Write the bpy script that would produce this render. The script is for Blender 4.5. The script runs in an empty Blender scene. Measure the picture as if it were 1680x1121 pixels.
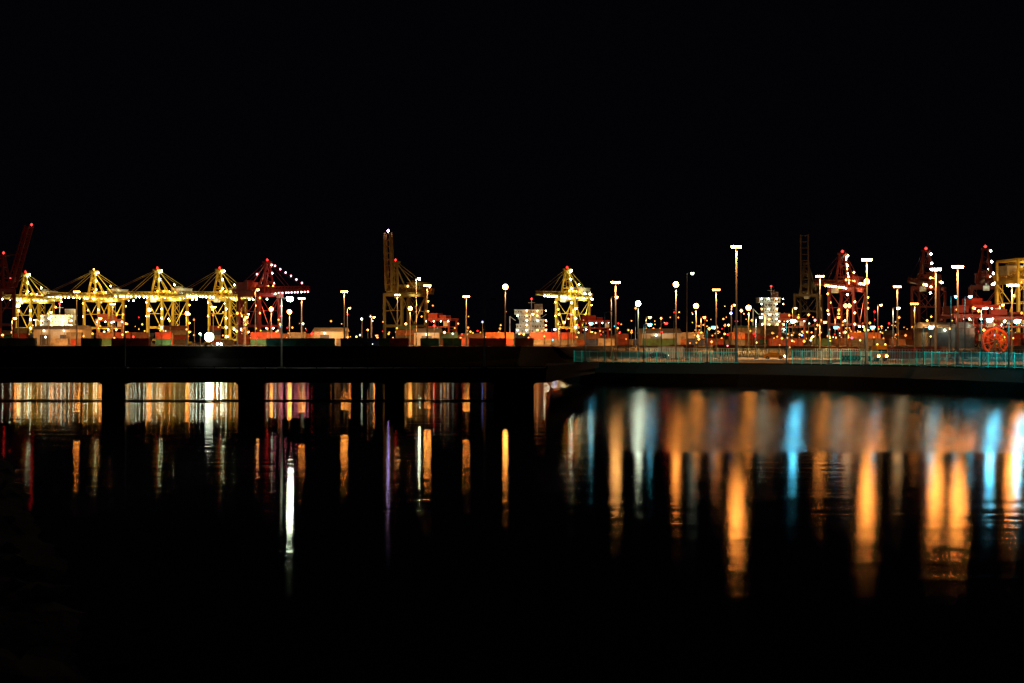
import bpy, math, random
from mathutils import Vector, Matrix
random.seed(7)
sc=bpy.context.scene
sc.view_settings.view_transform='Standard'; sc.view_settings.look='None'; sc.view_settings.exposure=0; sc.view_settings.gamma=1
col=sc.collection
F=2333.0
CAMZ=7.0
def gz(y):
    t=max(0,min(1,(y-360)/85.0)); t=t*t*(3-2*t)
    return 3.2+2.3*t
def bx(b,d): return (b-840)/F*d
def hz(e,d): return CAMZ+(560.5-e)/F*d

# ---------------- materials
def nt(name):
    m=bpy.data.materials.new(name); m.use_nodes=True
    return m,m.node_tree.nodes,m.node_tree.links
def paint(name,c,rough=0.5,metal=0.0,scale=0.6,var=0.45):
    m,n,l=nt(name); b=n['Principled BSDF']
    tc=n.new('ShaderNodeTexCoord'); no=n.new('ShaderNodeTexNoise'); no.inputs['Scale'].default_value=scale; no.inputs['Detail'].default_value=6
    r=n.new('ShaderNodeValToRGB'); r.color_ramp.elements[0].position=0.3; r.color_ramp.elements[1].position=0.65
    k=1-var
    r.color_ramp.elements[0].color=(c[0]*k,c[1]*k*0.95,c[2]*k*0.9,1); r.color_ramp.elements[1].color=(c[0],c[1],c[2],1)
    l.new(tc.outputs['Object'],no.inputs['Vector']); l.new(no.outputs['Fac'],r.inputs['Fac']); l.new(r.outputs['Color'],b.inputs['Base Color'])
    b.inputs['Roughness'].default_value=rough; b.inputs['Metallic'].default_value=metal
    return m
def emit(name,c,s):
    m,n,l=nt(name); n.remove(n['Principled BSDF'])
    e=n.new('ShaderNodeEmission'); e.inputs['Color'].default_value=(*c,1); e.inputs['Strength'].default_value=s
    l.new(e.outputs[0],n['Material Output'].inputs['Surface']); return m
COL=dict(sod=(1.0,0.32,0.05),warm=(1.0,0.46,0.12),wht=(0.85,1.0,0.72),pink=(1.0,0.22,0.3),red=(1.0,0.02,0.015),teal=(0.06,0.42,0.6),grn=(0.1,1,0.35),blue=(0.25,0.35,1.0),vio=(0.75,0.5,1.0))
_em={}
def E(c,s):
    k=(c,s)
    if k not in _em: _em[k]=emit('lamp_glass_%s_%d'%(c,s),COL[c],s)
    return _em[k]
M_yel=paint('yellow_crane_paint',(0.8,0.53,0.05),0.45,scale=0.08,var=.7)
M_yeld=paint('dark_ochre_crane_paint',(0.36,0.23,0.05),0.5,scale=0.15)  # darker copy of the yellow crane paint
M_yelx=paint('dimmed_brown_crane_paint',(0.16,0.1,0.045),0.6,scale=0.15)  # dimness of the unlit crane is put into this colour
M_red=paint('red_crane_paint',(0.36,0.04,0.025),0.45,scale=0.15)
M_redd=paint('dimmed_red_crane_paint',(0.16,0.012,0.01),0.6,scale=0.15)  # darker copy of the red: dim cranes' shade put into the colour
M_steel=paint('galvanised_steel',(0.42,0.42,0.4),0.45,0.3)
M_pole=paint('dull_grey_pole_paint',(0.16,0.15,0.14),0.6)
M_dark=paint('dark_steel',(0.05,0.05,0.055),0.5)
M_white=paint('white_ship_paint',(0.8,0.8,0.76),0.5,scale=0.25,var=0.5)
M_conc=paint('shade_black_concrete',(0.008,0.008,0.008),0.9,scale=0.7)  # bridge darkness put into a near-black base, so lamps barely show on it
M_road=paint('bridge_asphalt',(0.07,0.065,0.06),0.85,scale=0.3)
M_wall=paint('cream_sheet_wall',(0.42,0.38,0.28),0.7,scale=0.2,var=0.45)
M_glass=paint('dark_window_glass',(0.02,0.025,0.03),0.1)
M_rub=paint('rubber',(0.02,0.02,0.02),0.9)
M_teal=paint('teal_fence_paint',(0.02,0.26,0.23),0.4,scale=.3,var=0.6)
M_tealp=paint('pale_teal_post_paint',(0.1,0.7,0.62),0.4,scale=1.0,var=0.2)
M_pale=paint('pale_blue_fence_paint',(0.3,0.5,0.62),0.4,scale=1.0,var=0.3)
CC={'teal':(0.03,0.22,0.2),'green':(0.03,0.17,0.07),'blue':(0.03,0.08,0.3),'rust red':(0.36,0.04,0.02),'brown':(0.22,0.07,0.025),'white':(0.4,0.36,0.28),'orange':(0.55,0.15,0.025),'grey':(0.16,0.15,0.13)}
CM={k:paint(k.replace(' ','_')+'_container_paint',v,0.5,scale=0.5,var=.7) for k,v in CC.items()}

# ---------------- mesh builder
class B:
    def __init__(s): s.v=[];s.f=[]
    def hexa(s,p):
        o=len(s.v); s.v+= [tuple(q) for q in p]
        for f in ((0,3,2,1),(4,5,6,7),(0,1,5,4),(1,2,6,5),(2,3,7,6),(3,0,4,7)): s.f.append(tuple(o+i for i in f))
        return s
    def box(s,x0,x1,y0,y1,z0,z1):
        return s.hexa([(x0,y0,z0),(x1,y0,z0),(x1,y1,z0),(x0,y1,z0),(x0,y0,z1),(x1,y0,z1),(x1,y1,z1),(x0,y1,z1)])
    def beam(s,p,q,w,h=None):
        h=h or w; p=Vector(p);q=Vector(q); d=(q-p).normalized()
        up=Vector((0,0,1)) if abs(d.z)<0.95 else Vector((1,0,0))
        a=d.cross(up).normalized()*w/2; b=a.cross(d).normalized()*h/2
        return s.hexa([p-a-b,p+a-b,p+a+b,p-a+b,q-a-b,q+a-b,q+a+b,q-a+b])
    def cyl(s,p,q,r1,r2=None,n=10):
        r2=r1 if r2 is None else r2; p=Vector(p);q=Vector(q); d=(q-p).normalized()
        up=Vector((0,0,1)) if abs(d.z)<0.95 else Vector((1,0,0))
        a=d.cross(up).normalized(); b=a.cross(d).normalized(); o=len(s.v)
        for i in range(n):
            t=2*math.pi*i/n; u=a*math.cos(t)+b*math.sin(t); s.v.append(tuple(p+u*r1)); s.v.append(tuple(q+u*r2))
        for i in range(n):
            j=(i+1)%n; s.f.append((o+2*i,o+2*j,o+2*j+1,o+2*i+1))
        s.f.append(tuple(o+2*i for i in range(n))[::-1]); s.f.append(tuple(o+2*i+1 for i in range(n))); return s
    def octa(s,c,r,rz=None):
        rz=rz or r; x,y,z=c; o=len(s.v)
        s.v+=[(x+r,y,z),(x,y+r,z),(x-r,y,z),(x,y-r,z),(x,y,z+rz),(x,y,z-rz)]
        for i in range(4): s.f.append((o+i,o+(i+1)%4,o+4)); s.f.append((o+(i+1)%4,o+i,o+5))
        return s
    def sph(s,c,r,n=8,m=5):
        x,y,z=c; o=len(s.v)
        s.v.append((x,y,z-r))
        for j in range(1,m):
            a=-math.pi/2+math.pi*j/m
            for i in range(n):
                t=2*math.pi*i/n; s.v.append((x+r*math.cos(a)*math.cos(t),y+r*math.cos(a)*math.sin(t),z+r*math.sin(a)))
        s.v.append((x,y,z+r)); e=len(s.v)-1
        for i in range(n):
            s.f.append((o,o+1+(i+1)%n,o+1+i)); s.f.append((e,o+1+(m-2)*n+i,o+1+(m-2)*n+(i+1)%n))
            for j in range(m-2):
                a_=o+1+j*n; s.f.append((a_+i,a_+(i+1)%n,a_+n+(i+1)%n,a_+n+i))
        return s
    def mesh(s,name,mat):
        m=bpy.data.meshes.new(name); m.from_pydata(s.v,[],s.f); m.materials.append(mat); m.validate(); m.update(); return m
def part(name,data,parent,loc=(0,0,0),rot=(0,0,0)):
    o=bpy.data.objects.new(name,data); col.objects.link(o); o.location=loc; o.rotation_euler=rot
    if parent: o.parent=parent
    return o
def thing(name,label,cat,loc,rz=0,scale=1,group=None,data=None):
    o=bpy.data.objects.new(name,data); col.objects.link(o); o.location=loc; o.rotation_euler=(0,0,rz); o.scale=(scale,)*3
    if data is None: o.empty_display_size=0.5
    o['label']=label;o['category']=cat
    if group:o['group']=group
    return o
def struct(o): o['kind']='structure'; return o
def spot(parent,loc,aim,power,c,ang=150,r=0.3,blend=0.5):  # also used for added fill beams that have no fixture
    L=bpy.data.lights.new('lamp_or_fill_beam','SPOT'); L.energy=power; L.color=c; L.spot_size=math.radians(ang); L.spot_blend=blend; L.shadow_soft_size=r
    o=part('lamp_or_fill_beam',L,parent,loc)
    o.rotation_euler=Vector(aim).to_track_quat('-Z','Y').to_euler(); return o

# ---------------- world
w=bpy.data.worlds.new('World'); sc.world=w; w.use_nodes=True
N=w.node_tree.nodes; Lk=w.node_tree.links
sky=N.new('ShaderNodeTexSky'); sky.sky_type='NISHITA'; sky.sun_disc=False; sky.sun_elevation=math.radians(-4); sky.sun_rotation=math.radians(180)
bg=N['Background']; mix=N.new('ShaderNodeMix'); mix.data_type='RGBA'; mix.blend_type='ADD'; mix.inputs[0].default_value=1
sclr=N.new('ShaderNodeMix'); sclr.data_type='RGBA'; sclr.blend_type='MULTIPLY'; sclr.inputs[0].default_value=1; sclr.inputs[7].default_value=(0.01,0.01,0.01,1)
Lk.new(sky.outputs[0],sclr.inputs[6]); Lk.new(sclr.outputs[2],mix.inputs[6]); mix.inputs[7].default_value=(0.011,0.011,0.022,1)
Lk.new(mix.outputs[2],bg.inputs['Color']); bg.inputs['Strength'].default_value=0.07

# ---------------- camera
cd=bpy.data.cameras.new('camera'); cam=bpy.data.objects.new('camera',cd); col.objects.link(cam)
cam.location=(0,0,CAMZ); cam.rotation_euler=(math.radians(90),0,0); cd.lens=50; cd.sensor_width=36; cd.clip_end=20000; sc.camera=cam

# ---------------- water
m,n,l=nt('harbour_water'); n.remove(n['Principled BSDF'])
def math_(op,a,b=None,c=None):
    q=n.new('ShaderNodeMath'); q.operation=op
    for i,v in enumerate((a,b,c)):
        if v is None: continue
        if isinstance(v,(int,float)): q.inputs[i].default_value=v
        else: l.new(v,q.inputs[i])
    return q.outputs[0]
def smooth(v,a,b_,lo=0,hi=1):
    q=n.new('ShaderNodeMapRange'); q.interpolation_type='SMOOTHSTEP'; l.new(v,q.inputs[0])
    for i,x in zip((1,2,3,4),(a,b_,lo,hi)): q.inputs[i].default_value=x
    return q.outputs[0]
geo=n.new('ShaderNodeNewGeometry'); sep=n.new('ShaderNodeSeparateXYZ'); l.new(geo.outputs['Position'],sep.inputs[0])
wn=n.new('ShaderNodeTexNoise'); wn.inputs['Scale'].default_value=0.06; wn.inputs['Detail'].default_value=2; l.new(geo.outputs['Position'],wn.inputs['Vector'])
yy_=math_('MULTIPLY_ADD',wn.outputs['Fac'],7,sep.outputs['Y'])
zone=math_('MULTIPLY',smooth(yy_,92.5,94.5),smooth(sep.outputs['X'],3,14))
rgt=smooth(sep.outputs['X'],-3,12)
rough=math_('MULTIPLY_ADD',zone,0.070,math_('MULTIPLY_ADD',rgt,0.045,0.086))
aniso=math_('MULTIPLY_ADD',zone,0.20,math_('MULTIPLY_ADD',rgt,0.62,-0.40))
gl=n.new('ShaderNodeBsdfAnisotropic'); gl.distribution='BECKMANN'; l.new(rough,gl.inputs['Roughness']); l.new(aniso,gl.inputs['Anisotropy'])
tg=n.new('ShaderNodeCombineXYZ'); tg.inputs[1].default_value=1; l.new(tg.outputs[0],gl.inputs['Tangent'])
def wave(sx,sy,det):
    mp=n.new('ShaderNodeMapping'); mp.inputs['Scale'].default_value=(sx,sy,1); l.new(geo.outputs['Position'],mp.inputs[0])
    q=n.new('ShaderNodeTexNoise'); q.inputs['Scale'].default_value=1.0; q.inputs['Detail'].default_value=det; l.new(mp.outputs[0],q.inputs['Vector']); return q.outputs['Fac']
hgt=math_('MULTIPLY_ADD',wave(0.06,0.4,3),6.0,wave(0.5,2.6,3))
bp=n.new('ShaderNodeBump'); bp.inputs['Strength'].default_value=1; bp.inputs['Distance'].default_value=0.0042; l.new(hgt,bp.inputs['Height']); l.new(bp.outputs[0],gl.inputs['Normal'])
fr=n.new('ShaderNodeFresnel'); fr.inputs['IOR'].default_value=1.33
df=n.new('ShaderNodeBsdfDiffuse'); df.inputs['Color'].default_value=(0.0008,0.001,0.0014,1)
ms=n.new('ShaderNodeMixShader'); l.new(fr.outputs[0],ms.inputs[0]); l.new(df.outputs[0],ms.inputs[1]); l.new(gl.outputs[0],ms.inputs[2]); l.new(ms.outputs[0],n['Material Output'].inputs['Surface'])
struct(part('water',B().box(-4000,4000,-200,5900,-6,0).mesh('water',m),None))

# ---------------- ground
S=[(-3500,452),(-600,452),(-120,450),(-40,450),(1,448),(8,430),(8.5,350),(8.5,290),(9,262),(11,246),(20,238),(36,232),(48,219),(56,205),(64,186),(84,145),(240,20)]
T=[(-3500,460),(-600,460),(-120,458),(-40,457),(3,456),(12,436),(12,352),(11,292),(11.5,266),(13.5,252),(22,244),(39,238),(51,225),(60,210),(69,190),(90,150),(246,25)]
Fx=[-3500,-600,-120,-40,8,20,28,36,46,58,70,85,120,160,230,420,1200]
asm,n,l=nt('asphalt_with_painted_shade'); pb=n['Principled BSDF']; pb.inputs['Roughness'].default_value=.85
geo=n.new('ShaderNodeNewGeometry'); sep=n.new('ShaderNodeSeparateXYZ'); l.new(geo.outputs['Position'],sep.inputs[0])
ln_=math_('MULTIPLY_ADD',sep.outputs['X'],0.5,sep.outputs['Y'])
edge=smooth(sep.outputs['X'],14,19)
far_=smooth(sep.outputs['Y'],440,446)
mk=math_('MULTIPLY',smooth(ln_,272,274),math_('MAXIMUM',edge,far_))  # shade mask: ground before the fence and along the edge darkened by colour
no=n.new('ShaderNodeTexNoise'); no.inputs['Scale'].default_value=.25; no.inputs['Detail'].default_value=7; l.new(geo.outputs['Position'],no.inputs['Vector'])
cr=n.new('ShaderNodeValToRGB'); cr.color_ramp.elements[0].position=.35; cr.color_ramp.elements[1].position=.65; cr.color_ramp.elements[0].color=(.07,.06,.05,1); cr.color_ramp.elements[1].color=(.18,.155,.125,1); l.new(no.outputs['Fac'],cr.inputs[0])
mc=n.new('ShaderNodeMix'); mc.data_type='RGBA'; l.new(mk,mc.inputs[0]); mc.inputs[6].default_value=(.003,.0035,.002,1); l.new(cr.outputs[0],mc.inputs[7]); l.new(mc.outputs[2],pb.inputs['Base Color'])
l.new(math_('MULTIPLY',mk,0.5),pb.inputs['Specular IOR Level'])
slope=paint('shade_black_revetment',(0.003,0.003,0.003),0.95,scale=0.8)  # bank shade put into a near-black colour so lamp light hardly shows
slope.node_tree.nodes['Principled BSDF'].inputs['Specular IOR Level'].default_value=0.03
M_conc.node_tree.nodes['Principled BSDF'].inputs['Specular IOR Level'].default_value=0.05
rows=[]
rows.append([(x,y,-1.5) for x,y in S]); rows.append([((a[0]*.5+b_[0]*.5),(a[1]+b_[1])*.5+random.uniform(-.4,.4),1.6) for a,b_ in zip(S,T)])
rows.append([(x,y,gz(y)) for x,y in T])
for t in (0.04,0.1,0.2,0.3,0.4,0.5,0.6,0.7,0.8,0.9,1):
    rows.append([(x+(fx-x)*t,y+(520-y)*t,gz(y+(520-y)*t)) for (x,y),fx in zip(T,Fx)])
rows.append([(fx*9,5800,5.5) for fx in Fx])
k=len(S); vs=[v for r in rows for v in r]; fs=[]
for r in range(len(rows)-1):
    for i in range(k-1): fs.append((r*k+i,r*k+i+1,(r+1)*k+i+1,(r+1)*k+i))
me=bpy.data.meshes.new('ground'); me.from_pydata(vs,[],fs); me.materials.append(asm); me.materials.append(slope)
for i,p in enumerate(me.polygons):
    if i<2*(k-1): p.material_index=1
struct(part('ground',me,None))
# near bank
bk=paint('dark_rock_bank',(0.09,0.085,0.08),0.9,scale=1.5,var=0.8)
SB=[(-160,330),(-75,190),(-42,117),(-22.5,71),(-12,44),(-6.4,29),(-3,15),(0,2),(4,-20)]
vs=[];fs=[];sub=14
pts=[]
for i in range(len(SB)-1):
    for j in range(10):
        t=j/10; pts.append((SB[i][0]*(1-t)+SB[i+1][0]*t,SB[i][1]*(1-t)+SB[i+1][1]*t))
for (x,y) in pts:
    for j in range(sub):
        off=j*1.1; zz=-0.6+min(off*0.34,4.4)
        if y>120: zz=min(zz,-.6+off*.12,.6)
        vs.append((x-off*1.0+random.uniform(-.3,.3),y-off*0.5+random.uniform(-.3,.3),zz+random.uniform(-.18,.18)))
for i in range(len(pts)-1):
    for j in range(sub-1): fs.append((i*sub+j,(i+1)*sub+j,(i+1)*sub+j+1,i*sub+j+1))
me=bpy.data.meshes.new('near_bank'); me.from_pydata(vs,[],fs); me.materials.append(bk); struct(part('near_bank_ground',me,None))
rb=B()
for i in range(900):
    p=random.choice(pts); off=random.uniform(0,10); s=random.uniform(.08,.4)
    x=p[0]-off+random.uniform(-1,1); y=p[1]-off*.5+random.uniform(-1,1); z=-0.6+min(off*.34,4.4)+.1
    if y>110: continue
    o=len(rb.v); rb.octa((x,y,z),s,s*.7)
    for q in range(o,len(rb.v)): rb.v[q]=tuple(c+random.uniform(-.3,.3)*s for c in rb.v[q])
o=part('rock_rubble',rb.mesh('rock_rubble',paint('pale_rock',(0.45,0.4,0.34),0.9)),None); o['kind']='stuff'; o['label']='loose dark rocks scattered over the sloping river bank'; o['category']='rocks'

# ---------------- bridge
D=167
br=thing('road_bridge','low dark concrete road bridge on wide piers over water','bridge',(0,0,0))
x0,x1=-260,4
def seg2(o1,o2,z1a,z2a,z1b,z2b):
    return [(4+.002,D+o1,z1a),(15-o1,246,z1b),(6+o2,248,z1b),(4.002,D+9-o2,z1a),(4.002,D+o1,z2a),(15-o1,246,z2b),(6+o2,248,z2b),(4.002,D+9-o2,z2a)]
dk=B().box(x0,x1,D,D+9,3.0,3.75).box(x0,x1,D+.6,D+8.4,2.15,2.998)
dk.hexa(seg2(0,0,3.0,3.75,2.4,3.2)); dk.hexa(seg2(.6,.6,2.15,2.998,1.5,2.398))
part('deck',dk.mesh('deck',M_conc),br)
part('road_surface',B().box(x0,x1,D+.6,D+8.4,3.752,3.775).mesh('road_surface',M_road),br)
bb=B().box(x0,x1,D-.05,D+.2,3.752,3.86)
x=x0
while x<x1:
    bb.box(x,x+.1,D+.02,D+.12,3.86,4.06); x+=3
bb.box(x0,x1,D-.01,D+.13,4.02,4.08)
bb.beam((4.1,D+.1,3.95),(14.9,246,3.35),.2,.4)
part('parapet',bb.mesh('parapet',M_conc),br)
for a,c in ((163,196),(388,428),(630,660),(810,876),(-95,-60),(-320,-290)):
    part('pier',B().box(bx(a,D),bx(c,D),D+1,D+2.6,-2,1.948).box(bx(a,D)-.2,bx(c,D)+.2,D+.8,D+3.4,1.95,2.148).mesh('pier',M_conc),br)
part('service_pipe',B().cyl((x0,D+.4,.1),(2.2,D+.4,.1),.09,n=8).mesh('service_pipe',M_dark),br)

# ---------------- lamps
def octm(c,s,r,rz=None): return B().octa((0,0,0),r,rz).mesh('lamp_glass',E(c,s))
_lens={}
def lens(c,s,w=.36,h=.16):
    k=(c,s,w,h)
    if k not in _lens:
        q=B(); q.hexa([(-w*.3,-w*.3,-h),(w*.3,-w*.3,-h),(w*.3,w*.3,-h),(-w*.3,w*.3,-h),(-w/2,-w/2,0),(w/2,-w/2,0),(w/2,w/2,0),(-w/2,w/2,0)]); _lens[k]=q.mesh('lamp_glass',E(c,s))
    return _lens[k]
NAMEC=dict(sod='orange',warm='warm yellow',wht='white',red='red',teal='blue-green',pink='pink',grn='green',blue='blue',vio='violet')
def mast(b,e,d,c,style='cross',s=100,P=6000,lit=True,big=1.0):
    x=bx(b,d); g=gz(d); h=hz(e,d)-g; near=d<345
    if style=='deck': g=3.75; h=hz(e,d)-g
    k=1.15 if near else 1.45
    k*=big
    fl=style in('cross','ball','globe')
    nm='flood_light_mast' if fl else 'street_lamp'
    t=thing(nm,('tall steel mast with %s floodlights'%NAMEC[c] if fl else ('slim steel street lamp glowing %s'%NAMEC[c] if lit else 'slim unlit steel street lamp pole'))+(' on the bridge' if style=='deck' else ' standing on the harbour ground'),'lamp post',(x,d,g),group='lamp posts along the harbour')
    r=.09+h*.005
    if not fl: r*=.7
    part('pole',B().cyl((0,0,0),(0,0,h),r*(1.3 if near else 1.6),r*.7 if near else r,8).box(-.4,.4,-.4,.4,0,.25).mesh('pole',M_pole if (lit and c!='teal') or style=='deck' else M_dark),t)
    if style=='cross':
        A=.6*k; W=.36*k; H=.28*k
        hb=B().beam((-A,0,h-.02),(A,0,h-.02),.1*k).box(-.05*k,.05*k,-.05*k,.05*k,h,h+H+.002)
        hb.box(-A-.2*k,A+.2*k,-.22*k,.22*k,h+H+.004,h+H+.08*k)
        part('lamp_head',hb.mesh('lamp_head',M_dark),t)
        for q in (-1,-.36,.36,1): part('lamp',lens(c,s,W,H),t,(q*A,-.05,h+H))
    elif style=='ball':
        A=.34*k
        hb=B().beam((-A,0,h-.02),(A,0,h-.02),.1*k).box(-.04*k,.04*k,.2*k,.28*k,h-.05,h+.72*k).box(-A-.3*k,A+.3*k,-.3*k,.3*k,h+.722*k,h+.8*k)
        part('lamp_head',hb.mesh('lamp_head',M_dark),t)
        for q in (-1,1): part('lamp',octm(c,s,.42*k),t,(q*A,-.1,h+.36*k))
    elif style=='globe':
        part('lamp_head',B().cyl((0,0,h-.15*k),(0,0,h+.1*k),.3*k,.4*k,10).mesh('lamp_head',M_dark),t)
        part('lamp',B().sph((0,0,0),.5*k,10,6).mesh('lamp_glass',E(c,s)),t,(0,0,h+.57*k))
    else:
        hb=B().beam((0,0,h-.1),(.9,-.3,h+.05),.09*k); hb.box(.7,1.4,-.55,-.15,h+.032,h+.16)
        part('lamp_head',hb.mesh('lamp_head',M_dark),t)
        if lit: part('lamp',lens(c,s,.6*k,.36*k),t,(1.05,-.35,h+.03))
        else: part('lamp',B().box(-.25,.25,-.15,.15,-.06,0).mesh('lamp_cover',M_glass),t,(1.05,-.35,h+.03))
    if lit and P: spot(t,(0,-1.0,h-.2),(0,-.05,-1),P,COL['warm'] if c=='sod' and not near else ((1,.4,.1) if c=='sod' else ((.06,.8,.66) if c=='teal' else COL[c])),140,.3)
    if d>=450 and P>0 and c in('sod','warm'):
        spot(t,(0,1.0,h*.8),(0,1,-.22),P*5,(1,.38,.09),120,.4)  # extra beam added to brighten the containers behind the mast
    return t
masts=[
 (1208,407,250,'sod','cross',230,20000),(1422,428,250,'sod','cross',230,20000),(1535,444,240,'sod','cross',210,20000),(1571,440,228,'sod','cross',210,20000),
 (1422,467,310,'sod','globe',45,16000),(1109,472,300,'sod','globe',60,16000),(1010,465,285,'warm','cross',85,16000),(1003,487,300,'warm','arm',25,6000),
 (1175,477,335,'sod','cross',35,16000),(1472,472,335,'warm','cross',25,16000),(1345,455,390,'sod','cross',50,16000),(1660,470,260,'sod','cross',230,20000),
 (1127,448,290,'wht','arm',8,0),(1142,507,400,'sod','globe',30,16000),(1228,510,400,'sod','globe',30,16000),(1047,503,340,'wht','globe',60,4000,True,1.05),
 (829,476,470,'sod','globe',80,9000,True,1.2),(701,470,470,'sod','cross',120,9000),(683,457,480,'wht','arm',130,5000),(565,480,480,'sod','cross',110,9000),(765,488,480,'sod','cross',80,9000),
 (495,491,500,'sod','cross',90,9000),(475,516,520,'sod','globe',60,9000,True,1.1),(445,511,520,'sod','globe',40,9000),(419,475,560,'warm','arm',60,9000),(126,480,560,'sod','cross',90,9000),
 (652,485,600,'warm','cross',60,9000),(673,510,520,'sod','globe',40,9000),(307,518,560,'sod','globe',40,9000),(245,512,600,'sod','globe',40,9000),(30,505,560,'warm','globe',30,9000),(570,505,620,'sod','arm',40,9000),
 (940,505,480,'sod','arm',40,9000),(920,528,470,'sod','arm',30,3000),(1060,520,420,'warm','arm',20,9000),(1390,505,380,'sod','ball',15,16000),(1500,500,420,'sod','cross',25,16000),(1610,505,335,'wht','arm',20,8000),
 (1465,505,310,'wht','arm',14,5000),(350,505,620,'sod','cross',60,9000),(185,500,620,'sod','cross',60,9000),(1560,486,310,'teal','arm',50,2500),(1583,486,310,'teal','arm',50,2500),(1240,520,310,'wht','arm',12,6000),(1345,528,310,'sod','arm',14,14000),
 (80,512,600,'sod','arm',50,9000),(610,520,640,'sod','arm',50,9000),(870,515,560,'sod','arm',50,9000),(1200,500,520,'sod','arm',30,9000),(1300,505,520,'sod','arm',30,9000),(1440,500,520,'warm','arm',30,9000),(1640,500,520,'sod','arm',30,9000),(1255,515,330,'sod','arm',16,18000),
 (400,520,480,'sod','arm',40,9000),(160,522,480,'sod','arm',40,9000),(20,522,480,'sod','arm',40,9000),(1150,520,460,'sod','arm',18,9000),(1370,520,460,'sod','arm',18,9000),(1560,515,460,'sod','arm',18,9000),
]
for a in masts: mast(*a)
mast(462,489,D+1.2,'wht','deck',150,1600)
for b_,e in ((205,492),(795,492),(992,512),(-60,492)): mast(b_,e,D+.6 if b_<900 else 262,'wht','deck' if b_<900 else 'arm',1,0,False)
for b_,e,d,s,P in ((960,530,262,30,1400),(1056,532,249,40,1400),(1290,526,239,280,1400),(1610,524,203,280,1400),(1655,526,197,280,1400),(1160,536,246,14,1400),(1420,536,229,25,1400),(1515,536,217,40,1400),(1360,536,234,14,1400)):
    mast(b_,e,d,'teal','arm',s,P)
mast(932,515,460,'red','arm',50,300)
mast(905,540,470,'blue','arm',20,0); mast(1085,530,320,'red','arm',10,0)

# small yard lamps
proto={}
YP=B().cyl((0,0,0),(0,0,8),.13,.08,6).beam((0,0,7.9),(0,-.6,8.0),.12).box(-.3,.3,-.9,-.3,8.35,8.45).mesh('pole',M_pole)
def yl_params(far=False):
    b_=random.uniform(-20,1700)
    if random.random()<.3: b_=random.uniform(1130,1690)
    d=random.choice((random.uniform(458,508),random.uniform(520,600),random.uniform(620,1100)))
    if b_>1000 and random.random()<.4: d=random.uniform(340,460)
    if far: d=random.uniform(620,1500)
    h=random.choice((random.uniform(2,5),random.uniform(3,7),random.uniform(6,12)))
    if far: h=random.uniform(3,9) if random.random()<.6 else random.uniform(6,19)
    c=random.choices(('sod','warm','wht','red','blue','teal','grn','pink'),(60,14,8,12,2,2,1,1))[0]
    return b_,d,h,c
def yard_lamp(b_,d,h,c,s,r):
    key=(c,s,r)
    if key not in proto: proto[key]=octm(c,s,r)
    t=thing('yard_lamp','small %s yard lamp on a short steel post'%NAMEC[c],'lamp post',(bx(b_,d),d,gz(d)),group='small lamps across the container yard')
    t.scale=(1,1,h/8)
    part('pole',YP,t); q=part('lamp',proto[key],t,(0,-.65,7.95)); q.scale=(1,1,8/h)
for i in range(225):
    b_,d,h,c=yl_params()
    yard_lamp(b_,d,h,c,random.choice((2,4,9)),(.26 if d<400 else .45) if d<620 else .7)
for c,cnt in (('sod',420),('warm',70),('wht',40),('red',80)):
    q=B(); 
    for i in range(cnt):
        b_,d,h,_=yl_params(True); x=bx(b_,d); r=d*.0006*random.uniform(.5,1.4)
        q.octa((x,d,5.5+h),r)
    o=part('distant_%s_lights'%NAMEC[c].replace(' ','_'),q.mesh('distant_lights',E(c,3)),None); o['kind']='stuff'; o['label']='many tiny %s lights scattered over the far docks'%NAMEC[c]; o['category']='lights'

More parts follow.
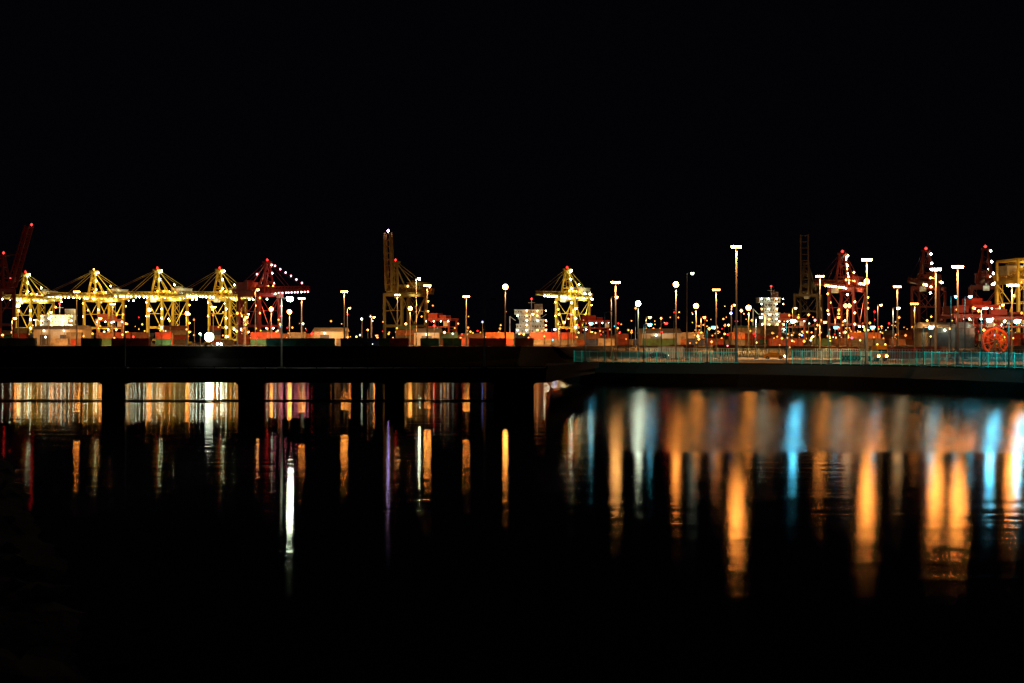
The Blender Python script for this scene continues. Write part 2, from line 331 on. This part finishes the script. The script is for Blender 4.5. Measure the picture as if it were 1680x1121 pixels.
# ---------------- cranes
def crane(b_,d,mat,rz,scale=1,raised=False,lampc='warm',ls=40,P=150000,apex='red',bright=1.0,nl=1.0,cname='yellow',stays=0,ang_=87,flat=False,lc=None,tip=None):
    x=bx(b_,d)
    t=thing('container_crane','%s ship-to-shore container crane with its boom %s'%(cname,('raised upright' if raised else 'lowered')+(', strung with lamps' if nl>.5 else ', mostly unlit')),'crane',(x,d,5.5),rz,scale,group='quay cranes along the docks')
    p=B(); G=30; Y=9
    for xx in (0,G):
        for yy in (-Y,Y):
            p.beam((xx,yy,1.5),(xx,yy,40),1.6,1.9); p.box(xx-2,xx+2,yy-3.5,yy+3.5,0,1.5)
        p.beam((xx,-Y,3),(xx,Y,3),1.3,1.8); p.beam((xx,-Y,39),(xx,Y,39),1.4,2.0); p.beam((xx,-Y,14),(xx,Y,14),1.0,1.4)
        p.beam((xx,-Y,38),(xx,0,26),.4); p.beam((xx,Y,38),(xx,0,26),.4); p.beam((xx,-Y,26),(xx,Y,26),.5)
    for yy in (-Y,Y):
        p.beam((0,yy,14),(G,yy,14),1.2,2.0); p.beam((0,yy,38.5),(G,yy,38.5),1.2,2.2)
        p.beam((0,yy,38),(G/2,yy,14.8),.6); p.beam((G,yy,38),(G/2,yy,14.8),.6)
        p.beam((-2,yy,40.5),(G+2,yy,40.5),.15); 
    part('portal_frame',p.mesh('portal_frame',mat),t)
    g=B()
    for yy in (-3,3):
        g.beam((-4,yy,41.2),(48,yy,41.2),1.0,2.2); g.beam((-4,yy,44.8),(48,yy,44.8),.6)
        for i in range(14): g.beam((-4+i*4,yy,42),(-4+i*4,yy,44.8),.35)
        for i in range(13): g.beam((-4+i*4,yy,42),(i*4,yy,44.8),.35)
    for i in range(7): g.beam((-4+i*8,-3,41),(-4+i*8,3,41),.6)
    g.box(8,12,-4.5,4.5,45,47); g.box(44,48,-4,4,42.5,45)
    part('girder',g.mesh('girder',mat),t)
    Lb=46; bo=B(); th=1.1 if raised else 1.15
    for yy in (-3,3):
        bo.beam((0,yy,0),(-Lb,yy,0),1.0*th,1.7*th); bo.beam((0,yy,3.4),(-Lb,yy,2.4),.6*th)
        for i in range(11):
            if i<10: bo.beam((-i*4.4,yy,0),(-(i+1)*4.4,yy,3),.4*th)
            bo.beam((-i*4.4,yy,0),(-i*4.4,yy,3),.4)
    for i in range(10): bo.beam((-i*5,-3,0),(-i*5,3,0),.6)
    ang=math.radians(ang_) if raised else 0
    part('boom',bo.mesh('boom',mat),t,(-5,0,41.5),(0,ang,0))
    if not flat:
        a=B()
        for yy in (-1,1):
            a.beam((0,yy*5,40),(3,yy*1.5,64),1.3,1.4); a.beam((G*.8,yy*5,42),(3,yy*1.5,64),.5,.6); a.beam((12,yy*4,42),(3,yy*1.5,60),.8)
        a.beam((1.2,-4,48),(1.2,4,48),1.0); a.beam((2,-2.8,56),(2,2.8,56),.9); a.box(0.0,6,-2.8,2.8,64,65.4); a.beam((12,-4,42),(12,4,42),.8)
        for i in range(4): a.beam((0.4+i*.6,-4.4+i*.9,44+i*4.5),(0.8+i*.6,4.4-(i+.5)*.9,46.5+i*4.5),.4)
        part('apex_frame',a.mesh('apex_frame',mat),t)
        st=B()
        for yy in (-2,2):
            if raised:
                st.beam((3,yy,64.5),(-5-math.cos(ang)*25,yy,41.5+math.sin(ang)*25),.3); st.beam((3,yy,64.5),(46,yy,44.5),.3)
            else:
                st.beam((3,yy,64.5),(-26,yy,44),.22); st.beam((3,yy,64.5),(-49,yy,44),.15); st.beam((3,yy,64.5),(46,yy,44.5),.2)
        part('stay',st.mesh('stay',mat),t)
    else:
        a=B()
        for yy in (-9,9):
            a.beam((0,yy,40),(0,yy,52),1.2); a.beam((G,yy,40),(G,yy,52),1.2); a.beam((0,yy,52),(G,yy,52),1.0,1.4)
        a.beam((0,-9,52),(0,9,52),1.0,1.4); a.beam((G,-9,52),(G,9,52),1.0,1.4); a.beam((0,-9,46),(0,9,46),.8)
        part('upper_frame',a.mesh('upper_frame',mat),t)
    part('machinery_house',B().box(24,40,-5,5,43.2,49).box(23.5,40.5,-5.4,5.4,49.002,49.4).box(27,31,-3,3,49.402,51).mesh('machinery_house',M_wall if cname=='yellow' else mat),t)
    hw=B()
    for i in range(5): hw.box(25+i*3,26.4+i*3,-5.06,-5.0,45,46.6)
    part('window',hw.mesh('window',M_glass),t)
    cx=random.uniform(-20,10) if not raised else 6
    part('operator_cab',B().box(cx-2,cx+2,-2,2,36,39.3).beam((cx,0,39.4),(cx,0,41),1).mesh('operator_cab',M_white),t)
    stp=B()
    for i in range(8):
        z=3+i*4.4; s_=1 if i%2 else -1
        stp.beam((G+2,-s_*2.5+Y-2.5,z),(G+2,s_*2.5+Y-2.5,z+4.4),.5,.3)
    stp.beam((G+3,Y-5,3),(G+3,Y-5,39),.25); stp.beam((G+3,Y,3),(G+3,Y,39),.25)
    part('stairs',stp.mesh('stairs',mat),t)
    lm=octm(lampc,ls,.8); lw=octm('wht',ls,.8); la=octm(apex or 'red',7,1.1); lo=octm('sod',ls,.75)
    P_=[]
    for i in range(0,10): P_.append((-2+i*5.4+random.uniform(-1,1),-4.2,39.6,random.choice((lm,lm,lw))))
    for i in range(0,7): P_.append((i*7,-3.6,45.8,lo))
    if not raised:
        for i in range(10): P_.append((-8-i*4.4+random.uniform(-1,1),-4.0,40.0,random.choice((lm,lm,lw))))
    for z in (6,14,22,30): 
        P_.append((-1.6,-Y-1.4,z,lm)); P_.append((G+1.6,-Y-1.4,z+4,lo)); 
    P_+=[(10,-Y-1.3,12.4,lw),(20,-Y-1.3,12.4,lm),(5,9.5,30,lo),(25,9.5,22,lo),(-1,9.5,24,lo),(-1,9.5,36,lo)]
    P_+=[(28,-5.8,44,lw),(33,-5.8,44,lm),(38,-5.8,44,lw),(7,-2.4,35.5,lw)]
    if not flat: P_+=[(1,-5,48,lm),(2,-4,56,lw),(20,-3.4,52,lm),(2,-3.5,62.5,lw),(5,-3.5,63.5,lm)]
    if stays:
        for i in range(1,7):
            f=i/7
            if stays==2: P_.append((3-52*f,-2.4,64.5-20.5*f,lm))
            if i%2 and stays==2: P_.append((3+43*f,-2.4,64.5-20*f,lm))
            P_.append((1+2*f,-5.6+3.6*f,40+24*f,lw if i%3==0 else lm))
    for (lx,ly,lz,mm) in P_:
        if random.random()<nl*.93: part('lamp',mm,t,(lx,ly,lz))
    if apex:
        if not flat: part('warning_lamp',la,t,(3,0,66.5))
    if raised and (tip or apex): part('warning_lamp',octm(tip,45,1.2) if tip else la,t,(-5-math.cos(ang)*47.5,-1.2,41.5+math.sin(ang)*47.5))
    if bright:
        M=Matrix.LocRotScale(t.location,t.rotation_euler,t.scale).inverted()
        for off in (-30,30):  # added fill lights in front of the crane, no masts stand there
            L=bpy.data.lights.new('crane_fill_beam','SPOT'); L.energy=P*bright; L.color=lc or ((1,.72,.26) if cname!='red' else (1,.5,.3)); L.spot_size=math.radians(44); L.spot_blend=.9; L.shadow_soft_size=1
            lo_=part('crane_fill_beam',L,None,(x+off,d-60,14)); tv=Vector((x+random.uniform(-8,8),d,5.5+32*scale))-lo_.location; lo_.rotation_euler=tv.to_track_quat('-Z','Y').to_euler()
            lo_.parent=t; lo_.matrix_parent_inverse=M
        spot(t,(15,-8,36),(0,-.1,-1),P*.6*bright,(1,.7,.28),120,1)
        spot(t,(15,-16,34),(0,.6,1),P*.25*bright,(.95,.9,.5),110,1)  # added upward fill beam without a fixture
    return t
R=math.radians
crane(38,1200,M_yel,R(66),.91,P=130000,lampc='wht')
crane(150,1200,M_yel,R(60),.94,P=230000,apex='warm')
crane(254,1200,M_yel,R(57),.96,P=170000,lampc='wht')
crane(357,1200,M_yel,R(65),.96,lampc='wht',P=160000)
crane(442,1050,M_red,R(133),.93,lampc='pink',cname='red',P=50000,ls=20,stays=2)
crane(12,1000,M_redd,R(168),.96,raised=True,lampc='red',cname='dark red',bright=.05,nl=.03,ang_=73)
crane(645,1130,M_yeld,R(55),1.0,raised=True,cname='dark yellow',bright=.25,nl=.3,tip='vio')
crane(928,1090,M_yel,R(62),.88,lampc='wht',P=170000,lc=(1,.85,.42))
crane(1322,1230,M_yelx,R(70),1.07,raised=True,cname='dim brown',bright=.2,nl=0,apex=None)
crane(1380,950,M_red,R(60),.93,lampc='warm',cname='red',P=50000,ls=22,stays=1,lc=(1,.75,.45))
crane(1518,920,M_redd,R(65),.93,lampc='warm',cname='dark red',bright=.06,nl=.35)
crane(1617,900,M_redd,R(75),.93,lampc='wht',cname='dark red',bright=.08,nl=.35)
crane(1694,620,M_yel,R(95),.72,lampc='warm',P=90000,flat=True)

# ---------------- ships
def ship(b_,d,top,wd,nt_,P=24000):
    t=thing('cargo_ship','white multi-deck cargo ship superstructure above a dark hull','ship',(bx(b_,d),d,0),group='ships berthed at the docks')
    h=B(); o=[(-70,-11),(-60,-14),(60,-14),(78,0),(60,14),(-60,14),(-70,11)]
    nn=len(o); h.v+=[(x*.93,y*.8,-1) for x,y in o]+[(x,y,14) for x,y in o]
    h.f.append(tuple(range(nn))[::-1]); h.f.append(tuple(nn+i for i in range(nn)))
    for i in range(nn): h.f.append((i,(i+1)%nn,nn+(i+1)%nn,nn+i))
    part('hull',h.mesh('hull',M_dark),t)
    s=B(); z=14; H=(top-18)/nt_; w2=wd/2
    for i in range(nt_):
        k=w2*(1-.09*i)*random.uniform(.9,1.05) if i<nt_-1 else w2*.95
        sh=-i*.4+random.uniform(-1,1)
        s.box(-k+sh,k+sh,-11+i*.8,11-i*.5,z,z+H*.9); s.box(-k-.4+sh,k+.4+sh,-11.4+i*.8,11.2-i*.5,z+H*.902,z+H)
        m_=int(k*2/2.2); win=B()
        for j in range(m_):
            if random.random()<.8: win.box(-k+.8+j*2.2+sh,-k+1.7+j*2.2+sh,-11.06+i*.8,-11.0+i*.8,z+H*.35,z+H*.65)
        part('window',win.mesh('window',M_glass),t)
        z+=H
    s.beam((0,-3,z),(0,-3,z+9),.6); s.beam((-3,-3,z+6),(3,-3,z+6),.4); s.box(w2*.2,w2*.75,2,8,z,z+5)
    for i in range(4): s.beam((-w2+i*w2*.5,-12.5,14+i*H),(-w2+(i+1)*w2*.5,-12.5,14+(i+1)*H),.5,.3)
    s.beam((-w2-6,-5,14),(-w2-6,-5,14+(top-14)*.6),1.0); s.beam((-w2-6,-5,14+(top-14)*.6),(-w2-1,-5,14+(top-14)*.45),.6)
    part('superstructure',s.mesh('superstructure',M_white),t)
    lm=octm('wht',25,.6); lo=octm('warm',25,.65)
    z=14
    for i in range(nt_):
        for q in (-1,-.35,.4,1):
            if random.random()<.8: part('lamp',random.choice((lm,lo)),t,(q*w2*.95,-13+i*.8,z+H*.7))
        z+=H
    part('lamp',octm('red',14,.8),t,(0,-3,z+9.5))
    spot(t,(-20,-50,16),(.35,1,.3),P,(1,.82,.58),80,1)  # added fill beam in front of the superstructure, no fixture there
    return t
ship(872,1250,39,26,5,15000); ship(1264,1200,48,19,7,12000); ship(100,1180,33,26,4,6000)

# ---------------- containers
def cont_mesh(mat,Lc=12.2):
    q=B(); W=2.44;H=2.6; q.box(-Lc/2+.1,Lc/2-.1,-W/2+.06,W/2-.06,.12,H-.08)
    for sx in (-1,1):
        for sy in (-1,1): q.box(sx*(Lc/2-.08)-.08,sx*(Lc/2-.08)+.08,sy*(W/2-.08)-.08,sy*(W/2-.08)+.08,0,H)
    for sy in (-1,1):
        for z in (0,H-.14): q.box(-Lc/2+.16,Lc/2-.16,sy*(W/2-.06)-.055,sy*(W/2-.06)+.055,z,z+.13)
    nrib=int(Lc/.55)
    for i in range(nrib):
        xx=-Lc/2+.35+i*.55
        for sy in (-1,1): q.box(xx,xx+.26,min(sy*(W/2-.065),sy*(W/2-.02)),max(sy*(W/2-.065),sy*(W/2-.02)),.14,H-.15)
    for yy in (-.75,-.25,.25,.75): q.cyl((Lc/2-.04,yy,.15),(Lc/2-.04,yy,H-.15),.03,n=5)
    return q.mesh('shipping_container',mat)
CMsh={k:(cont_mesh(m_),cont_mesh(m_,6.06)) for k,m_ in CM.items()}
def container(x,y,z,c,short=False,rz=0,extra='stacked in the yard'):
    return thing('shipping_container','%s corrugated steel shipping container %s'%(c,extra),'shipping container',(x,y,z),rz,group='shipping containers in the yard',data=CMsh[c][1 if short else 0])
front=[(28,'white'),(150,'green'),(215,'rust red'),(468,'teal'),(518,'teal'),(590,'blue'),(632,'green'),(705,'teal'),(742,'green'),(800,'rust red'),(860,'brown'),(655,'rust red')]
for b_,c in front:
    d=466+random.uniform(-3,3); sh=random.random()<.5
    container(bx(b_,d),d,gz(d),c,sh,random.uniform(-.05,.05),'standing alone near the quay edge')
keys=['rust red','brown','rust red','blue','green','teal','grey','orange','grey','brown','rust red','orange','brown','white']
for d,pr,mh in ((512,.4,1),(575,.55,2),(660,.6,3),(800,.7,4)):
    x=bx(-20,d)
    while x<bx(1700,d):
        e=random.random()<.65
        if random.random()<pr:
            hh=random.randint(1,mh)
            for lv in range(hh):
                container(x+(random.uniform(-.1,.1)),d,gz(d)+lv*2.61,random.choice(keys),e,random.uniform(-.02,.02))
        x+=random.choice((13.0,13.0,15.5)) if not e else random.choice((6.7,9.5,13))
for b_,d,c in ((1475,310,'rust red'),(1385,330,'rust red'),(1100,350,'white'),(1120,380,'orange'),(1320,360,'brown'),(1190,380,'rust red'),(1540,350,'brown'),(1520,332,'rust red')):
    container(bx(b_,d),d,gz(d),c,True,random.uniform(-.1,.1),'standing on the lit apron')

# ---------------- sheds
def shed(b_,d,wd,h,lab,mat=M_wall):
    t=thing('warehouse',lab,'warehouse',(bx(b_,d),d,gz(d)),group=None)
    q=B().box(-wd/2,wd/2,0,14,0,h); 
    for i in range(int(wd/1.2)): q.box(-wd/2+.3+i*1.2,-wd/2+.7+i*1.2,-.08,0,.1,h-.1)
    part('wall',q.mesh('wall',mat),t)
    o=B(); o.v+=[(-wd/2-.6,-.8,h),(wd/2+.6,-.8,h),(wd/2+.6,14.8,h),(-wd/2-.6,14.8,h),(-wd/2-.6,7,h+1.8),(wd/2+.6,7,h+1.8)]
    o.f+=[(0,1,5,4),(2,3,4,5),(0,4,3),(1,2,5),(0,3,2,1)]
    part('roof',o.mesh('roof',M_steel),t)
    for i in range(max(1,int(wd/9))): part('door',B().box(-2,2,-.16,-.1,0,min(4.5,h*.75)).mesh('door',M_dark),t,(-wd/2+5+i*9,0,0))
    for i in range(max(1,int(wd/9))): part('lamp',octm('wht',20,.35),t,(-wd/2+5+i*9,-.7,h-.7))
    spot(t,(0,-6,h),(0,.9,-.5),700,(.9,1,.8),140,.5)
    return t
shed(540,640,14,6,'small cream sheet-metal warehouse lit by wall lamps'); shed(700,560,10,5,'white low shed beside dark container stacks'); shed(95,640,22,7,'long cream warehouse under bright yard lamps')
shed(1085,520,14,4.5,'pale low office building on the yard'); shed(1560,420,14,6,'grey-blue workshop shed beside masts',M_pole)

# ---------------- vehicles
def wheels(t,xs,ys,r):
    for xx in xs:
        for yy in ys:
            wt=part('wheel',B().cyl((-.14,0,0),(.14,0,0),r,n=16).mesh('tyre',M_rub),t,(xx,yy,r))
            part('rim',B().cyl((-.16,0,0),(.16,0,0),r*.55,n=10).mesh('rim',M_steel),wt)
def car(b_,d,rz,c,lab,hs,hr=.14):
    t=thing('parked_car',lab,'car',(bx(b_,d),d,gz(d)),rz)
    pr=[(-2.15,.35),(-2.2,.8),(-1.3,1.0),(-.6,1.45),(1.0,1.48),(1.8,1.0),(2.15,.95),(2.15,.35)]
    q=B(); n_=len(pr); q.v+=[(-.85 if z<1.1 else -.7,y,z) for y,z in pr]+[(.85 if z<1.1 else .7,y,z) for y,z in pr]
    q.f.append(tuple(range(n_))); q.f.append(tuple(n_+i for i in range(n_))[::-1])
    for i in range(n_): q.f.append((i,(i+1)%n_,n_+(i+1)%n_,n_+i)[::-1])
    part('body',q.mesh('body',c),t)
    wb=B(); wb.hexa([(-.68,-1.27,1.05),(.68,-1.27,1.05),(.68,-1.2,1.03),(-.68,-1.2,1.03),(-.6,-.7,1.43),(.6,-.7,1.43),(.6,-.6,1.4),(-.6,-.6,1.4)])
    part('windscreen',wb.mesh('windscreen',M_glass),t)
    wheels(t,(-.78,.78),(-1.35,1.35),.33)
    for xx in (-.58,.58): part('headlight',B().cyl((0,-.06,0),(0,.06,0),hr,n=12).mesh('headlight',E('wht',hs)),t,(xx,-2.24,.68))
    return t
car(362,460.5,0,paint('silver_car_paint',(.4,.4,.42),.3),'silver car with very bright headlights on the quay road',200,.25)
t=thing('flare_stand_in','made-up trailer with a round white ball standing in for a bright flare','flare stand-in',(bx(343,458.5),458.5,gz(458)))  # made-up tower: its glowing ball stands in for a bright headlight flare
part('trailer',B().box(-.9,.9,-1.0,1.4,.45,1.0).beam((0,1.4,.5),(0,2.4,.45),.12).mesh('trailer',M_dark),t)
part('mast',B().cyl((0,.3,1.0),(0,.3,1.6),.1,.08,8).mesh('mast',M_steel),t)
wheels(t,(-1,1),(0,),.36)
part('flare_ball',B().sph((0,.3,2.95),1.45,16,10).mesh('flare_ball',E('wht',30)),t)
spot(t,(0,-1.5,2),(0,-1,-.3),3000,(.95,1,.9),120,.2)
spot(t,(0,2,2.5),(0,1,-.1),12000,(.95,1,.9),150,.2)
car(1270,305,R(75),paint('yellow_car_paint',(.7,.35,.03),.3),'yellow car crossing the orange-lit road',60)
car(1080,325,R(90),paint('dark_red_car_paint',(.2,.02,.02),.3),'dark red car parked by the pale fence',3)
car(600,460.5,R(90),paint('blue_car_paint',(.03,.05,.2),.3),'dark blue car parked beside containers on the quay',3)
def truck(b_,d,rz,lab):
    t=thing('container_truck',lab,'truck',(bx(b_,d),d,gz(d)),rz)
    q=B(); q.box(-1.2,1.2,-2,-.1,.7,2.3); q.hexa([(-1.2,-1.95,2.301),(1.2,-1.95,2.301),(1.2,-.1,2.301),(-1.2,-.1,2.301),(-1.1,-1.6,3.1),(1.1,-1.6,3.1),(1.1,-.1,3.1),(-1.1,-.1,3.1)])
    part('cab',q.mesh('cab',paint('yellow_truck_paint',(.75,.4,.04),.35)),t)
    part('windscreen',B().box(-1,1,-2.03,-2.002,1.6,2.25).mesh('windscreen',M_glass),t)
    part('chassis',B().box(-.5,.5,-.1,11,.75,1.0).mesh('chassis',M_dark),t)
    wheels(t,(-1,1),(-1.2,1.2,7.6,8.9,10.2),.48)
    for xx in (-.9,.9):
        part('headlight',B().box(-.22,.22,-.04,0,-.16,.16).mesh('headlight',E('warm',60)),t,(xx,-2.01,1.0)); part('marker_lamp',B().octa((0,0,0),.12).mesh('marker_lamp',E('sod',40)),t,(xx,-1.6,3.25))
    return t
truck(1438,275,R(20),'yellow container truck with lit headlights and marker lamps')

# ---------------- fences
def fence(pts,h,mat,lab,gap=.2,bw=.05,post=3,pm=None,pw=.06):
    t=thing('metal_fence',lab,'fence',(0,0,0))
    pk=B();rl=B();pmesh=B().box(-pw,pw,-pw,pw,0,h+.12).mesh('post',pm or mat)
    np_=0
    zb=lambda v: gz(v.y)
    for (p,q) in zip(pts[:-1],pts[1:]):
        p=Vector((p[0],p[1],0));q=Vector((q[0],q[1],0)); Ln=(q-p).length; n_=int(Ln/gap)
        for z in (.15,h-.05): rl.beam((p.x,p.y,zb(p)+z),(q.x,q.y,zb(q)+z),.07)
        for i in range(n_):
            v=p.lerp(q,i/n_); pk.box(v.x-bw,v.x+bw,v.y-.012,v.y+.012,zb(v)+.1,zb(v)+h)
        for i in range(int(Ln/post)):
            v=p.lerp(q,i*post/Ln); 
            if np_<98: part('post',pmesh,t,(v.x,v.y-.08,zb(v))); np_+=1
    part('infill_bars',pk.mesh('infill_bars',mat),t); part('rail',rl.mesh('rail',pm or mat),t)
fence([(bx(942,264),264),(bx(1060,252),252),(bx(1212,248),248)],2.0,M_teal,'teal steel bar fence along the harbour path',gap=.3,bw=.045,post=1.9,pm=M_tealp,pw=.05)
fence([(bx(1300,241),241),(bx(1480,226),226),(bx(1760,190),190)],2.2,M_teal,'teal steel bar fence above the dark bank',gap=.3,bw=.045,post=1.9,pm=M_tealp,pw=.05)
fence([(bx(1060,345),345),(bx(1212,335),335),(bx(1320,320),320),(bx(1480,300),300),(bx(1720,290),290)],2.2,M_pale,'pale blue mesh fence beside the lit apron',gap=.6)

# ---------------- cable reel & straddle carrier
t=thing('cable_reel','large red spoked cable reel standing on a frame','cable reel',(bx(1632,262),262,gz(262)))
q=B(); r=2.3
for k_ in (-.5,.5):
    for i in range(28):
        a0=2*math.pi*i/28;a1=2*math.pi*(i+1)/28
        q.beam((r*math.cos(a0),k_,3.9+r*math.sin(a0)),(r*math.cos(a1),k_,3.9+r*math.sin(a1)),.2)
        if i%3==0 and k_<0: q.beam((0,k_,3.9),(r*math.cos(a0),k_,3.9+r*math.sin(a0)),.12)
    for i in range(20):
        a0=2*math.pi*i/20;a1=2*math.pi*(i+1)/20
        q.beam((1.3*math.cos(a0),k_,3.9+1.3*math.sin(a0)),(1.3*math.cos(a1),k_,3.9+1.3*math.sin(a1)),.12)
part('spoked_drum',q.mesh('spoked_drum',paint('orange_red_reel_paint',(.55,.08,.025))),t)
part('hub',B().cyl((0,-.8,3.9),(0,.8,3.9),.4,n=14).mesh('hub',M_dark),t)
part('frame',B().beam((-2.2,-.8,0),(0,-.8,3.9),.2).beam((2.2,-.8,0),(0,-.8,3.9),.2).beam((-2.2,.8,0),(0,.8,3.9),.2).beam((2.2,.8,0),(0,.8,3.9),.2).mesh('frame',M_dark),t)
spot(t,(0,-7,5),(0,1,-.2),500,(1,.5,.2),110,.3)  # fill beam added to brighten the reel, no lamp stands there
def straddle(b_,d,rz,H=15,lab='tall red straddle carrier with lit top platform',P=6000):
    t=thing('straddle_carrier',lab,'straddle carrier',(bx(b_,d),d,gz(d)),rz)
    q=B()
    for sx in (-1,1):
        for y in (-4,4): q.beam((sx*6,y,.9),(sx*6,y,H),.7,.8)
        q.beam((sx*6,-5,1.4),(sx*6,5,1.4),.8,.9); q.beam((sx*6,-4,H),(sx*6,4,H),.8); q.beam((sx*6,-4,2),(sx*6,4,H-3),.35); q.beam((sx*6,-4,H*.6),(sx*6,4,H*.6),.5)
    for y in (-4,4): q.beam((-7,y,H+.3),(7,y,H+.3),.9,1.2); q.beam((-6,y,H*.72),(6,y,H*.72),.6)
    part('portal_frame',q.mesh('portal_frame',M_red),t)
    part('machinery_house',B().box(-6,-1,-3,3,H+1,H+3.4).box(0,3.6,-2.5,2.5,H+1,H+2.4).mesh('machinery_house',M_red),t)
    part('operator_cab',B().box(3.8,5.8,-5.6,-4.5,H-3,H-.5).mesh('operator_cab',M_white),t)
    part('spreader',B().box(-5,5,-1,1,H*.45,H*.45+.5).beam((-2,0,H*.45+.5),(-2,0,H),.12).beam((2,0,H*.45+.5),(2,0,H),.12).mesh('spreader',M_dark),t)
    wheels(t,(-6,6),(-4,-1.4,1.4,4),.8)
    for lx in (-6,-2,2,6): part('lamp',octm('wht',20,.35),t,(lx,-4.8,H-.6))
    if P: spot(t,(0,-16,6),(0,1,.35),P,(1,.5,.25),110,.5)  # added fill beam aimed up at the carrier, no lamp stands there
straddle(1607,560,R(20)); straddle(1300,700,R(-15),12,'red straddle carrier between stacks',3000); straddle(975,760,R(30),12,'red straddle carrier between stacks',2000)
straddle(1655,480,R(-10),9,'low red straddle carrier beside the reel'); straddle(1585,430,R(15),9,'low red straddle carrier beside the reel'); straddle(180,720,R(15),12,'red straddle carrier between stacks',2000); straddle(725,700,R(-25),12,'red straddle carrier between stacks',0)
